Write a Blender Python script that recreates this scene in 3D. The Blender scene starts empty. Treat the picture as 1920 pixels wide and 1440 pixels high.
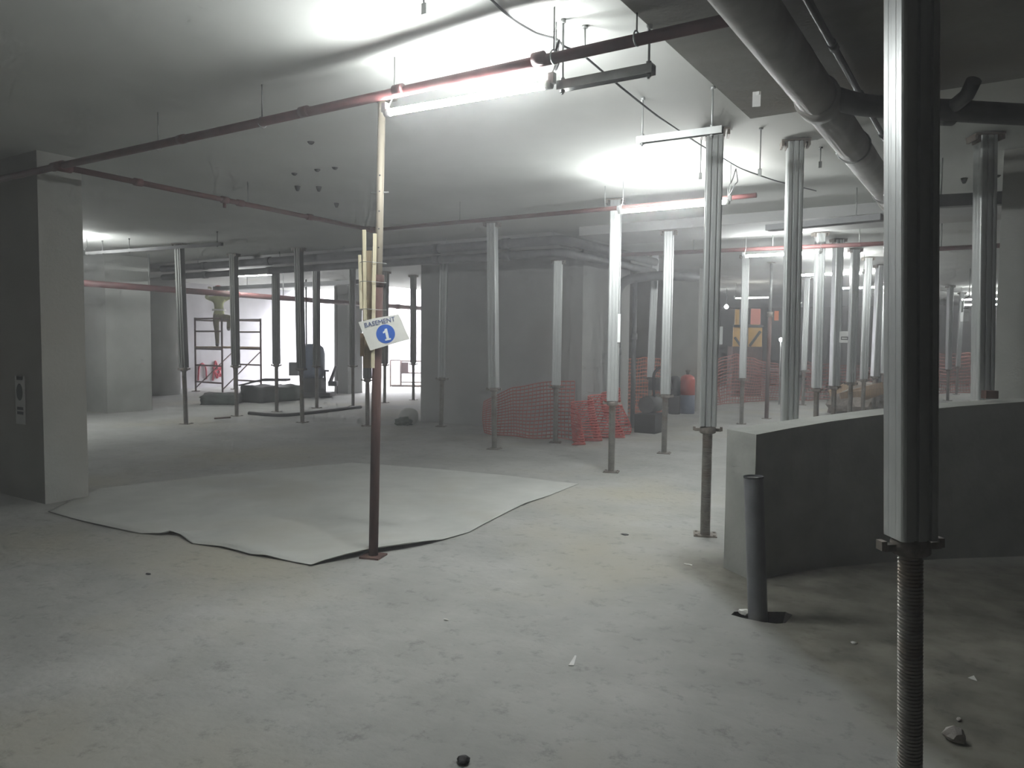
import bpy, bmesh, math, random
from mathutils import Vector, Matrix, Quaternion, noise
random.seed(7)
C = bpy.context.scene.collection
PI = math.pi
# ------------------------------------------------------------------ camera
F, H = 1415.0, 1.45
psi, pit, phi = math.radians(32.8), math.radians(3.25), 0.01
hd = Vector((-math.sin(psi), math.cos(psi), 0)); rt = Vector((math.cos(psi), math.sin(psi), 0)); Z = Vector((0, 0, 1))
fw = hd * math.cos(pit) - Z * math.sin(pit); up = rt.cross(fw)
r2 = rt * math.cos(phi) + up * math.sin(phi); u2 = up * math.cos(phi) - rt * math.sin(phi)
O = Vector((0, 0, H))
cam = bpy.data.objects.new('camera', bpy.data.cameras.new('camera')); C.objects.link(cam)
M = Matrix((r2, u2, -fw)).transposed().to_4x4(); M.translation = O
cam.matrix_world = M
cam.data.sensor_width = 36; cam.data.sensor_fit = 'HORIZONTAL'; cam.data.lens = F / 1920 * 36; cam.data.clip_start = .05
bpy.context.scene.camera = cam
def ray(x, y): return fw + r2 * ((x - 960) / F) - u2 * ((y - 720) / F)
def PZ(x, y, z=0.0):
    d = ray(x, y); return O + d * ((z - H) / d.z)          # point of a horizontal plane
def PD(x, y, D):
    d = ray(x, y); return O + d * (D / d.dot(hd))           # point at a distance ahead
def V(*a): return Vector(a)
# ------------------------------------------------------------------ helpers
class MB:
    def __init__(s): s.bm = bmesh.new()
    def box(s, c, d, R=None):
        m = Matrix.Translation(Vector(c)) @ (R.to_4x4() if R else Matrix()) @ Matrix.Diagonal((d[0], d[1], d[2], 1))
        bmesh.ops.create_cube(s.bm, size=1, matrix=m); return s
    def lohi(s, a, b):
        return s.box([(a[i] + b[i]) / 2 for i in range(3)], [abs(b[i] - a[i]) for i in range(3)])
    def bar(s, a, b, w, h=None):
        a, b = Vector(a), Vector(b); d = b - a; h = h or w
        q = d.to_track_quat('X', 'Z').to_matrix()
        return s.box((a + b) / 2, (d.length, w, h), q)
    def tube(s, pts, r, seg=12, cap=True):
        pts = [Vector(p) for p in pts]; rings = []; n = len(pts)
        rr = r if isinstance(r, (list, tuple)) else [r] * n
        ref = None
        for i, p in enumerate(pts):
            t = (pts[min(i + 1, n - 1)] - pts[max(i - 1, 0)]).normalized()
            if ref is None: ref = t.orthogonal().normalized()
            ref = (ref - t * ref.dot(t)).normalized(); b = t.cross(ref)
            k = 1.0
            if 0 < i < n - 1:
                c = (pts[i] - pts[i - 1]).normalized().dot(t); k = 1 / max(c, .5)
            rings.append([s.bm.verts.new(p + (ref * math.cos(2 * PI * j / seg) + b * math.sin(2 * PI * j / seg)) * rr[i]) for j in range(seg)])
        for a, b in zip(rings, rings[1:]):
            for j in range(seg): s.bm.faces.new((a[j], a[(j + 1) % seg], b[(j + 1) % seg], b[j])).smooth = True
        if cap: s.bm.faces.new(rings[0][::-1]); s.bm.faces.new(rings[-1])
        return s
    def lathe(s, prof, seg=16, c=(0, 0, 0), smooth=True):
        c = Vector(c); rings = [[s.bm.verts.new(c + V(r * math.cos(2 * PI * j / seg), r * math.sin(2 * PI * j / seg), z)) for j in range(seg)] for r, z in prof]
        for a, b in zip(rings, rings[1:]):
            for j in range(seg): s.bm.faces.new((a[j], a[(j + 1) % seg], b[(j + 1) % seg], b[j])).smooth = smooth
        s.bm.faces.new(rings[0][::-1]); s.bm.faces.new(rings[-1]); return s
    def prism(s, poly, z0, z1):
        a = [s.bm.verts.new((x, y, z0)) for x, y in poly]; b = [s.bm.verts.new((x, y, z1)) for x, y in poly]; n = len(poly)
        s.bm.faces.new(a[::-1]); s.bm.faces.new(b)
        for i in range(n): s.bm.faces.new((a[i], a[(i + 1) % n], b[(i + 1) % n], b[i]))
        return s
    def blob(s, c, rad, n=2, amp=.25, sc=3.0, flat=False):
        r = bmesh.ops.create_icosphere(s.bm, subdivisions=n, radius=1)
        for v in r['verts']:
            k = 1 + amp * noise.noise(v.co * sc * .5 + Vector(c) * 3.1)
            v.co = Vector(c) + V(v.co.x * rad[0], v.co.y * rad[1], v.co.z * rad[2]) * k
        for f in s.bm.faces: f.smooth = not flat
        return s
    def mesh(s, name):
        bmesh.ops.recalc_face_normals(s.bm, faces=s.bm.faces)
        me = bpy.data.meshes.new(name); s.bm.to_mesh(me); s.bm.free(); return me
def link(name, me, mat, parent=None, world=False):
    o = bpy.data.objects.new(name, me); C.objects.link(o)
    if mat and not me.materials: me.materials.append(mat)
    if parent:
        o.parent = parent
        if world: me.transform(Matrix.Translation(-parent.location))
    return o
def obj(name, mb, mat, parent=None, world=False): return link(name, mb.mesh(name), mat, parent, world)
def tag(o, label, cat=None, group=None, kind=None):
    o['label'] = label
    if cat: o['category'] = cat
    if group: o['group'] = group
    if kind: o['kind'] = kind
    return o
def thing(name, label, cat, loc=(0, 0, 0), group=None, rz=0):
    o = bpy.data.objects.new(name, None); C.objects.link(o); o.location = loc; o.rotation_euler = (0, 0, rz); o.empty_display_size = .1
    return tag(o, label, cat, group)
def single(name, mb, mat, label, cat, group=None):
    """one-mesh thing: origin moved to the centre of its base"""
    me = mb.mesh(name); xs = [v.co for v in me.vertices]
    b = V(sum(v.x for v in xs) / len(xs), sum(v.y for v in xs) / len(xs), min(v.z for v in xs))
    me.transform(Matrix.Translation(-b)); o = link(name, me, mat); o.location = b
    return tag(o, label, cat, group)
def struct(name, mb, mat, label=None):
    o = obj(name, mb, mat); o['kind'] = 'structure'
    if label: o['label'] = label
    return o
def fillet(pts, r, n=6):
    pts = [Vector(p) for p in pts]; out = [pts[0]]
    for a, b, c in zip(pts, pts[1:], pts[2:]):
        d1, d2 = (a - b), (c - b); k = min(r, d1.length * .49, d2.length * .49)
        p, q = b + d1.normalized() * k, b + d2.normalized() * k
        for i in range(n + 1):
            t = i / n; out.append(p * (1 - t) ** 2 + b * 2 * t * (1 - t) + q * t * t)
    return out + [pts[-1]]
# ------------------------------------------------------------------ materials
def mat(name, col, rough=.7, metal=0, spec=.5, emit=None, es=0):
    m = bpy.data.materials.new(name); m.use_nodes = True; b = m.node_tree.nodes['Principled BSDF']
    b.inputs['Base Color'].default_value = (*col, 1); b.inputs['Roughness'].default_value = rough; b.inputs['Metallic'].default_value = metal
    b.inputs['Specular IOR Level'].default_value = spec
    if emit: b.inputs['Emission Color'].default_value = (*emit, 1); b.inputs['Emission Strength'].default_value = es
    return m
def mottled(name, c1, c2, scale=1.5, rough=.85, metal=0, bump=.15, bscale=40, c3=None, s3=.35, lo=.35, hi=.65, stretch=None):
    m = mat(name, c1, rough, metal); nt = m.node_tree; N = nt.nodes; L = nt.links; b = N['Principled BSDF']
    tc = N.new('ShaderNodeTexCoord'); src = tc.outputs['Object']
    if stretch:
        mp = N.new('ShaderNodeMapping'); mp.inputs['Scale'].default_value = stretch; L.new(src, mp.inputs[0]); src = mp.outputs[0]
    n1 = N.new('ShaderNodeTexNoise'); n1.inputs['Scale'].default_value = scale; n1.inputs['Detail'].default_value = 7; n1.inputs['Roughness'].default_value = .62
    L.new(src, n1.inputs['Vector'])
    cr = N.new('ShaderNodeValToRGB'); cr.color_ramp.elements[0].position = lo; cr.color_ramp.elements[1].position = hi
    cr.color_ramp.elements[0].color = (*c1, 1); cr.color_ramp.elements[1].color = (*c2, 1); L.new(n1.outputs['Fac'], cr.inputs[0])
    out = cr.outputs[0]
    if c3:
        n3 = N.new('ShaderNodeTexNoise'); n3.inputs['Scale'].default_value = s3; n3.inputs['Detail'].default_value = 5; L.new(src, n3.inputs['Vector'])
        r3 = N.new('ShaderNodeValToRGB'); r3.color_ramp.elements[0].position = .5; r3.color_ramp.elements[1].position = .68; L.new(n3.outputs['Fac'], r3.inputs[0])
        mx = N.new('ShaderNodeMix'); mx.data_type = 'RGBA'; L.new(r3.outputs[0], mx.inputs[0]); L.new(out, mx.inputs[6]); mx.inputs[7].default_value = (*c3, 1); out = mx.outputs[2]
    L.new(out, b.inputs['Base Color'])
    if bump:
        n2 = N.new('ShaderNodeTexNoise'); n2.inputs['Scale'].default_value = bscale; n2.inputs['Detail'].default_value = 6; L.new(src, n2.inputs['Vector'])
        bp = N.new('ShaderNodeBump'); bp.inputs['Strength'].default_value = bump; bp.inputs['Distance'].default_value = .02
        L.new(n2.outputs['Fac'], bp.inputs['Height']); L.new(bp.outputs[0], b.inputs['Normal'])
    return m
conc = mottled('concrete', (.34, .35, .325), (.44, .445, .42), 1.2, .9, bump=.12, c3=(.37, .355, .32), s3=.4)
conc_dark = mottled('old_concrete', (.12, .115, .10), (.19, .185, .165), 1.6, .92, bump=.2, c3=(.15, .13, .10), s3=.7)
conc_core = mottled('core_concrete', (.33, .335, .33), (.42, .425, .415), .9, .9, bump=.12, c3=(.36, .35, .33))
conc_low = mottled('parapet_concrete', (.27, .28, .255), (.37, .375, .35), 2.2, .9, bump=.15, bscale=30)
ceil_m = mottled('ceiling_concrete', (.47, .485, .46), (.54, .55, .525), .8, .92, bump=.05, bscale=25, c3=(.48, .48, .45), s3=.3)
white_w = mottled('pale_rendered_wall', (.55, .54, .57), (.70, .69, .72), 1.3, .9, bump=.08, c3=(.5, .49, .5), s3=.8)
alu = mottled('dusty_aluminium', (.46, .48, .475), (.58, .60, .59), 6, .38, .5, bump=.04, bscale=90, c3=(.45, .46, .44), s3=2.5, stretch=(1, 1, .15))
alu_d = mottled('dark_grey_prop', (.13, .135, .125), (.20, .205, .19), 6, .55, .3, bump=.05, bscale=90, c3=(.16, .15, .12), s3=2.5, stretch=(1, 1, .15))  # darker, duller grey than the aluminium, for the left-hand props
steel = mottled('galvanised_steel', (.30, .31, .30), (.42, .43, .42), 9, .5, .7, bump=.06, bscale=80)
thread_m = mottled('greasy_threaded_steel', (.20, .19, .17), (.31, .30, .27), 14, .5, .6, bump=.05, bscale=90, c3=(.20, .15, .11), s3=5)
plate_m = mottled('rusty_head_plate', (.14, .12, .10), (.26, .23, .20), 18, .7, .4, bump=.1, bscale=90)
red_p = mottled('dusty_red_pipe_paint', (.085, .03, .03), (.14, .048, .046), 7, .55, bump=.03, c3=(.12, .075, .07), s3=3)
rust = mottled('rusty_steel', (.065, .035, .03), (.14, .075, .062), 9, .8, .2, bump=.12, bscale=70, c3=(.19, .125, .10), s3=4, stretch=(1, 1, .25))
pale_tube = mottled('dusty_inner_tube', (.42, .37, .29), (.55, .50, .40), 6, .6, .2, bump=.05, stretch=(1, 1, .2))
pvc = mottled('grey_pvc', (.13, .135, .145), (.19, .195, .21), 5, .42, bump=.02, c3=(.22, .21, .19), s3=2)
drain_m = mottled('dusty_drain_pipe', (.27, .265, .25), (.38, .375, .355), 5, .6, bump=.05, c3=(.24, .22, .19), s3=2)
dark_pipe = mottled('dark_pipe', (.055, .055, .055), (.10, .10, .098), 6, .55, bump=.04)
bundle_m = mottled('grey_service_pipe', (.09, .093, .095), (.15, .153, .155), 5, .55, bump=.04)
black_m = mat('black_rubber', (.02, .02, .02), .6)
wood = mottled('raw_timber', (.42, .33, .20), (.56, .45, .29), 5, .8, bump=.1, stretch=(6, 6, .5))
wood_p = mottled('pale_timber', (.58, .53, .36), (.70, .64, .46), 5, .8, bump=.1, stretch=(6, 6, .5))
wood_b = mottled('brown_timber', (.25, .17, .10), (.36, .25, .15), 5, .85, bump=.1, stretch=(6, 6, .5))
sheet_m = mottled('dusty_white_sheet', (.43, .44, .415), (.53, .535, .505), 1.6, .9, bump=.1, bscale=6, c3=(.43, .425, .38), s3=.9)
board_m = mottled('white_board', (.72, .72, .66), (.80, .80, .75), 8, .35, bump=0)
blue_m = mat('sign_blue', (.035, .13, .52), .4)
ink = mat('sign_text_blue', (.12, .15, .30), .5)
white_m = mat('sign_white', (.85, .87, .86), .4)
paper = mottled('paper', (.62, .62, .60), (.72, .72, .70), 12, .8, bump=0)
black_ink = mat('print_black', (.03, .03, .035), .6)
net_m = mat('orange_netting', (.62, .19, .10), .7)
net_r = mat('red_netting', (.55, .11, .09), .7)
net_d = mat('dull_red_netting', (.42, .13, .10), .7)
tarp = mottled('dark_tarpaulin', (.03, .035, .033), (.08, .085, .08), 3, .5, bump=.3, bscale=8, c3=(.10, .13, .11), s3=1.2)
tank_m = mottled('blue_grey_paint', (.07, .09, .14), (.12, .145, .20), 3, .5, bump=.03)
yellow = mottled('yellow_paint', (.62, .36, .06), (.74, .45, .09), 3, .5, bump=.03)
hivis = mottled('pale_green_jacket', (.42, .45, .20), (.52, .54, .28), 8, .9, bump=.2, bscale=15)
trouser = mottled('olive_trousers', (.17, .155, .09), (.24, .22, .13), 8, .9, bump=.2, bscale=15)
skin_m = mat('skin', (.22, .12, .08), .6)
glow = mat('tube_light', (1, 1, 1), .5, emit=(.97, 1, 1), es=235)
glow2 = mat('bright_tube_light', (1, 1, 1), .5, emit=(.97, 1, 1), es=300)
glow3 = mat('third_tube_light', (1, 1, 1), .5, emit=(.97, 1, 1), es=210)
glow_f = mat('far_tube_light', (1, 1, 1), .5, emit=(.97, 1, 1), es=60)
plaster_red = mat('red_spray', (.50, .05, .08), .8)
stone = mottled('stone', (.42, .39, .36), (.55, .52, .49), 20, .9, bump=.3, bscale=60)
earth = mottled('dark_earth', (.015, .014, .012), (.04, .036, .03), 20, .95, bump=.4, bscale=40)

# floor: grey cast slab, dirtier beyond a joint on the ramp side
def floor_mat():
    m = mottled('floor_concrete', (.28, .285, .268), (.43, .43, .41), 1.3, .9, bump=.22, bscale=18, c3=(.37, .355, .295), s3=.55, lo=.3, hi=.7)
    nt = m.node_tree; N = nt.nodes; L = nt.links; b = N['Principled BSDF']; old = b.inputs['Base Color'].links[0].from_socket
    tc = N.new('ShaderNodeTexCoord'); dt = N.new('ShaderNodeVectorMath'); dt.operation = 'DOT_PRODUCT'
    a, c = PZ(1380, 1150), PZ(1540, 1270); d = (c - a).normalized(); n = V(-d.y, d.x, 0)
    if n.dot(PZ(1800, 1200) - a) < 0: n = -n
    dt.inputs[1].default_value = n; L.new(tc.outputs['Object'], dt.inputs[0])
    ns = N.new('ShaderNodeTexNoise'); ns.inputs['Scale'].default_value = 2.2; ns.inputs['Detail'].default_value = 6; L.new(tc.outputs['Object'], ns.inputs['Vector'])
    ad = N.new('ShaderNodeMath'); ad.operation = 'MULTIPLY_ADD'; ad.inputs[1].default_value = .16; L.new(ns.outputs['Fac'], ad.inputs[0]); L.new(dt.outputs['Value'], ad.inputs[2])
    mr = N.new('ShaderNodeMapRange'); k = n.dot(a) + .08; mr.inputs[1].default_value = k - .03; mr.inputs[2].default_value = k + .12; L.new(ad.outputs[0], mr.inputs[0])
    dt2 = N.new('ShaderNodeVectorMath'); dt2.operation = 'DOT_PRODUCT'; dt2.inputs[1].default_value = hd; L.new(tc.outputs['Object'], dt2.inputs[0])
    m2 = N.new('ShaderNodeMapRange'); m2.inputs[1].default_value = 5.25; m2.inputs[2].default_value = 4.85; L.new(dt2.outputs['Value'], m2.inputs[0])
    mm = N.new('ShaderNodeMath'); mm.operation = 'MULTIPLY'; L.new(mr.outputs[0], mm.inputs[0]); L.new(m2.outputs[0], mm.inputs[1])
    mx = N.new('ShaderNodeMix'); mx.data_type = 'RGBA'; L.new(mm.outputs[0], mx.inputs[0]); L.new(old, mx.inputs[6])
    n4 = N.new('ShaderNodeTexNoise'); n4.inputs['Scale'].default_value = 5; n4.inputs['Detail'].default_value = 8; L.new(tc.outputs['Object'], n4.inputs['Vector'])
    r4 = N.new('ShaderNodeValToRGB'); r4.color_ramp.elements[0].color = (.13, .125, .105, 1); r4.color_ramp.elements[1].color = (.23, .22, .185, 1)
    r4.color_ramp.elements[0].position = .35; r4.color_ramp.elements[1].position = .65; L.new(n4.outputs['Fac'], r4.inputs[0]); L.new(r4.outputs[0], mx.inputs[7])
    # fine dark grit and pale cement flecks
    gr = N.new('ShaderNodeTexNoise'); gr.inputs['Scale'].default_value = 9; gr.inputs['Detail'].default_value = 9; gr.inputs['Roughness'].default_value = .75; L.new(tc.outputs['Object'], gr.inputs['Vector'])
    rg = N.new('ShaderNodeValToRGB'); e = rg.color_ramp.elements; e[0].position = .28; e[0].color = (.55, .55, .55, 1); e[1].position = .46; e[1].color = (1, 1, 1, 1)
    e2 = rg.color_ramp.elements.new(.70); e2.color = (1, 1, 1, 1); e3 = rg.color_ramp.elements.new(.80); e3.color = (1.3, 1.3, 1.3, 1)
    L.new(gr.outputs['Fac'], rg.inputs[0])
    ml = N.new('ShaderNodeMix'); ml.data_type = 'RGBA'; ml.blend_type = 'MULTIPLY'; ml.inputs[0].default_value = 1; L.new(mx.outputs[2], ml.inputs[6]); L.new(rg.outputs[0], ml.inputs[7])
    L.new(ml.outputs[2], b.inputs['Base Color']); return m
floor_m = floor_mat()
# ------------------------------------------------------------------ setting
CZ = 3.02
X0, X1, Y0, Y1 = -19.5, 7.0, -5.0, 34.0
pv = PZ(1421, 1158); pv.z = 0
hole = [(pv.x + rt.x * a + hd.x * b, pv.y + rt.y * a + hd.y * b) for a, b in ((-.13, .04), (-.10, .085), (-.02, .10), (.07, .09), (.18, .09), (.20, .045), (.12, -.075), (.07, -.085), (.0, -.06), (-.09, .0))]
bm = bmesh.new()
ed = []
for poly in ([(X0, Y0), (X1, Y0), (X1, Y1), (X0, Y1)], hole):
    vs = [bm.verts.new((x, y, 0)) for x, y in poly]
    ed += [bm.edges.new((vs[i], vs[(i + 1) % len(vs)])) for i in range(len(vs))]
bmesh.ops.triangle_fill(bm, edges=ed, use_beauty=True)
for f in bm.faces:
    f.normal_update()
    if f.normal.z < 0: f.normal_flip()
me = bpy.data.meshes.new('floor'); bm.to_mesh(me); bm.free()
o = link('floor', me, floor_m); o['kind'] = 'structure'; o['label'] = 'dusty grey concrete floor'
mb = MB(); a = [mb.bm.verts.new((x, y, 0)) for x, y in hole]; b_ = [mb.bm.verts.new((pv.x + (x - pv.x) * .8, pv.y + (y - pv.y) * .8, -.12)) for x, y in hole]
for i in range(len(hole)): mb.bm.faces.new((a[i], a[(i + 1) % len(hole)], b_[(i + 1) % len(hole)], b_[i]))
mb.bm.faces.new(b_)
struct('floor_opening', mb, earth, 'dark broken hole in the floor round the pipe stub')
# ceiling slab with the open light well in the far left
hx0, hx1, hy0, hy1 = -19.5, -15.2, 16.9, 24.0
mb = MB()
for a, b in (((X0, Y0), (X1, hy0)), ((X0, hy1), (X1, Y1)), ((hx1, hy0), (X1, hy1))): mb.lohi((a[0], a[1], CZ), (b[0], b[1], CZ + .3))
struct('ceiling', mb, ceil_m, 'bare grey concrete slab overhead')
struct('wall_left', MB().lohi((X0 - .25, Y0, 0), (X0, Y1, 5.2)), white_w, 'pale left boundary wall, bright beside the light well')
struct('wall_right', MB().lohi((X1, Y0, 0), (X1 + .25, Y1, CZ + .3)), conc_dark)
struct('wall_back', MB().lohi((X0, Y0 - .25, 0), (X1, Y0, CZ + .3)), conc)
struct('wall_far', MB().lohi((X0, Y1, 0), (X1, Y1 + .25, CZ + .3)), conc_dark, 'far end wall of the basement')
struct('wall_light_well', MB().lohi((hx0, hy1, 0), (-9.5, hy1 + .2, 5.2)).lohi((hx1, hy0, CZ + .3), (hx1 + .2, hy1, 5.2)).lohi((hx0, hy0 - .2, CZ + .3), (hx1, hy0, 5.2)), white_w, 'white walls of the open light well')
struct('wall_core', MB().lohi((-8.67, 10.44, 0), (-5.44, 12.2, CZ)), conc_core, 'wide concrete core block in the middle of the basement')
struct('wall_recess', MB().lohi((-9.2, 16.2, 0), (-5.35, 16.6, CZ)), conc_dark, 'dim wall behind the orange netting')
def column(a, b, label, m=conc): return struct('wall_column', MB().lohi((a[0], a[1], 0), (b[0], b[1], CZ)), m, label)
column((-7.75, 3.25), (-6.89, 3.62), 'near left concrete column with a notice on its dark face', conc)
column((-15.0, 7.85), (-14.2, 8.75), 'square column behind the near left column')
column((-15.1, 14.55), (-14.6, 15.1), 'square column beside the bright light well', conc_core)
column((-5.98, 15.55), (-5.36, 16.1), 'grey square column behind the netting, right of the core', conc)
column((-.03, 7.3), (.6, 8.0), 'grey column at the right edge of the view', conc)
c3 = PZ(305, 741)
struct('wall_round_column', MB().lathe([(.56, 0), (.56, CZ)], 32, (c3.x - .4, c3.y + .1, 0)), conc, 'fat round column by the left wall')
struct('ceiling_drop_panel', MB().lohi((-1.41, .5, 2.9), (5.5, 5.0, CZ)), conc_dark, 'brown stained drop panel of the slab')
struct('ceiling_beam', MB().lohi((-4.9, 9.26, 2.9), (X1, 10.4, CZ)), conc_core, 'shallow downstand beam across the slab')
struct('ceiling_beam', MB().lohi((X0, 9.5, 2.85), (-5.45, 10.42, CZ)), conc_core, 'shallow downstand beam in front of the core')
# curved parapet
fr = [(1.481, 4.54, .90), (1.75, 4.70, .925), (2.05, 4.83, .955), (2.52, 4.97, 1.0), (3.0, 5.07, 1.04), (3.55, 5.15, 1.075), (4.3, 5.2, 1.09), (5.6, 5.2, 1.1)]
mb = MB(); rows = []
for i, (x, d, z) in enumerate(fr):
    j, k = min(i + 1, len(fr) - 1), max(i - 1, 0); tx, td = fr[j][0] - fr[k][0], fr[j][1] - fr[k][1]; l = math.hypot(tx, td); nx, nd = -td / l * .24, tx / l * .24
    if i == 0: nx, nd = -.10, .27
    A = rt * x + hd * d; B = rt * (x + nx) + hd * (d + nd)
    rows.append([mb.bm.verts.new(p) for p in (A, A + Z * z, B + Z * (z + .0), B)])
for a, b in zip(rows, rows[1:]):
    for q in range(4):
        f = mb.bm.faces.new((a[q], a[(q + 1) % 4], b[(q + 1) % 4], b[q]))
mb.bm.faces.new(rows[0]); mb.bm.faces.new(rows[-1][::-1])
struct('wall_parapet', mb, conc_low, 'low curved concrete ramp wall, dark on its near side')
# ------------------------------------------------------------------ shoring props
def oct_profile(r=.061):
    pts = []
    for k in range(4):
        R = Matrix.Rotation(k * PI / 2, 2)
        g = .011 if k % 2 else .0006
        for p in ((r, -.049), (r, -.024), (r - g, -.022), (r - g, -.010), (r, -.008), (r, .018), (r - g, .020), (r - g, .032), (r, .034), (r, .049), (r - .003, .055), (.055, r - .003)): pts.append(R @ Vector(p))
    out = []
    for k in range(4):
        seg = pts[k * 12:(k + 1) * 12]; out += seg
    return [(p.x, p.y) for p in out]
PROF = oct_profile()
cache = {}
def m_outer(z0, z1, om):
    k = ('o', round(z0, 2), round(z1, 2), om.name)
    if k not in cache: cache[k] = MB().prism(PROF, z0, z1).mesh('outer_tube')
    return cache[k]
def m_inner(z1):
    k = ('i', round(z1, 2))
    if k not in cache:
        pr, z = [], .01
        while z < z1 + .03: pr += [(.038, z), (.038, z + .004), (.0335, z + .006), (.0335, z + .010)]; z += .012
        cache[k] = MB().lathe(pr, 18, smooth=False).mesh('threaded_tube')
    return cache[k]
def m_nut():
    if 'n' not in cache:
        mb = MB().lathe([(.052, 0), (.060, .006), (.060, .040), (.050, .055)], 20)
        cache['n'] = mb.mesh('collar_nut')
        cache['l'] = MB().box((.075, 0, .026), (.045, .030, .022)).box((.098, 0, .034), (.018, .034, .030)).mesh('lug')
    return cache['n']
def m_base():
    if 'b' not in cache:
        mb = MB().box((0, 0, .005), (.17, .15, .010))
        for s in (-1, 1):
            for t in (-1, 1): mb.lathe([(.010, .010), (.010, .016)], 6, (s * .065, t * .055, 0))
        cache['b'] = mb.mesh('base_plate')
    return cache['b']
def m_head(zt):
    k = ('h', round(zt, 2))
    if k not in cache:
        mb = MB().box((0, 0, zt - .006), (.21, .15, .012))
        for s in (-1, 1): mb.box((s * .062, 0, zt - .035), (.014, .11, .05)); mb.box((s * .095, 0, zt - .03), (.018, .13, .036))
        cache[k] = mb.mesh('head_plate')
    return cache[k]
GP = 'aluminium shoring props'
def prop(base, top, label, ht=3.015, col=.83, rz=0.0, inner=thread_m, om=alu):
    """base: floor point; top: a point the prop leans to (or None for plumb)"""
    b = Vector((base.x, base.y, 0)); t = thing('shoring_prop', label, 'shoring prop', b, GP)
    q = Quaternion((0, 0, 1), rz)
    if top is not None:
        d = (Vector(top) - b).normalized(); q = Z.rotation_difference(d) @ q; ht = ht / max(d.z, .9) - .003 - .1 * math.hypot(d.x, d.y)
    t.rotation_mode = 'QUATERNION'; t.rotation_quaternion = q
    ht = round(ht, 2)
    link('base_plate', m_base(), plate_m, t); link('threaded_tube', m_inner(col), inner, t)
    n = link('collar_nut', m_nut(), plate_m, t); n.location.z = col - .055; n.rotation_euler.z = .04
    for a in (0, PI): lg = link('lug', cache['l'], plate_m, n); lg.rotation_euler.z = a
    link('outer_tube', m_outer(col, ht - .012, om), om, t); link('head_plate', m_head(ht), plate_m, t)
    return t
def lean(top, b):  # top pixel at the base's distance
    return PD(top[0], top[1], b.dot(hd))
AX = psi
b = PZ(1706, 1472); prop(b, lean((1709, 0), b), 'nearest shoring prop, huge at the right, threaded foot running out of the frame bottom', rz=.63, ht=2.895)
b = PZ(1322, 1003); prop(b, lean((1341, 240), b), 'tall shoring prop just left of the end of the low curved wall', rz=.35)
def prop2(tp, low, label, rz):
    p = PZ(*tp, CZ); q = PD(*low, p.dot(hd)); d = p - q; b = q - d * (q.z / d.z); b.z = 0
    return prop(b, p, label, rz=rz)
prop2((1491, 262), (1480, 780), 'shoring prop directly behind the low curved wall, head plate under the drain pipe', .35)
prop2((1848, 250), (1842, 735), 'dark shoring prop behind the curved wall, near the right edge of the photo', .5)
L = [
 ((1146, 885), (1155, 380), 'shoring prop with a white strip tied to it, right of the core block', 3.015, .80),
 ((1245, 850), (1254, 455), 'shoring prop standing under the beam, left of the gas cylinders', 2.895, .78),
 ((827, 800), (833, 490), 'thin-looking shoring prop against the left part of the core face', 2.835, .83),
 ((927, 842), (923, 425), 'shoring prop standing in front of the middle of the core face', 3.015, .83),
 ((1041, 830), (1047, 480), 'bright shoring prop in front of the right part of the core face', 2.60, .83),
 ((1216, 793), (1229, 485), 'far shoring prop in front of the orange netting, right of the strip-tagged prop', 3.015, .83),
 ((1390, 795), (1398, 495), 'shoring prop in front of the yellow machine', 3.015, .83),
 ((349, 795), (336, 465), 'leftmost shoring prop, left of the scaffold', 3.015, .95),
 ((444, 780), (438, 485), 'shoring prop crossing the scaffold, second from the left', 3.015, .95),
 ((519, 772), (517, 525), 'shoring prop right of the scaffold, third from the left', 2.835, .95),
 ((567, 792), (560, 475), 'shoring prop in front of the blue-grey hopper machine', 3.015, .95),
 ((594, 765), (593, 525), 'shoring prop just behind the blue-grey hopper prop, against the bright opening', 3.015, .90),
 ((687, 800), (688, 500), 'shoring prop partly hidden behind the hanging sign and planks', 2.60, .80),
 ((662, 762), (661, 540), 'far shoring prop in front of the column beside the light well', 3.015, .90),
 ((721, 755), (723, 540), 'far shoring prop just right of the sign pole', 3.015, .90),
 ((775, 750), (775, 535), 'far shoring prop beside the left edge of the core', 3.015, .90),
]
props = {}
for i, (bp, tp, lab, ht, cz) in enumerate(L):
    b = PZ(*bp); b.z = 0
    if i == 16 - 4: b += hd * .1
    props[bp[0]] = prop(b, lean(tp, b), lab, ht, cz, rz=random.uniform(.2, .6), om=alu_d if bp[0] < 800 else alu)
for (px_, py_, lx, lab) in [
 (1538, 435, (1530, 775), 'shoring prop behind the curved wall, just right of the second front prop'),
 (1572, 447, (1563, 765), 'shoring prop with its head plate at the short red elbowed pipe'),
 (1604, 466, (1594, 760), 'shoring prop right of the small white notice behind the curved wall'),
 (1628, 482, (1618, 758), 'shoring prop second to the right of the small white notice'),
 (1650, 496, (1638, 752), 'shoring prop just left of the nearest big prop, far behind it'),
 (1514, 520, (1505, 765), 'faint shoring prop between the two front props behind the curved wall'),
 (1782, 535, (1777, 745), 'far shoring prop right of the nearest big prop'),
 (1804, 548, (1793, 740), 'far shoring prop left of the white box fitting'),
 (1276, 520, (1272, 700), 'far shoring prop in front of the grey square column'),
 (1662, 512, (1655, 750), 'farthest shoring prop seen at the left edge of the nearest big prop')]:
    prop2((px_, py_), lx, lab, random.uniform(.1, .7))
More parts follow.
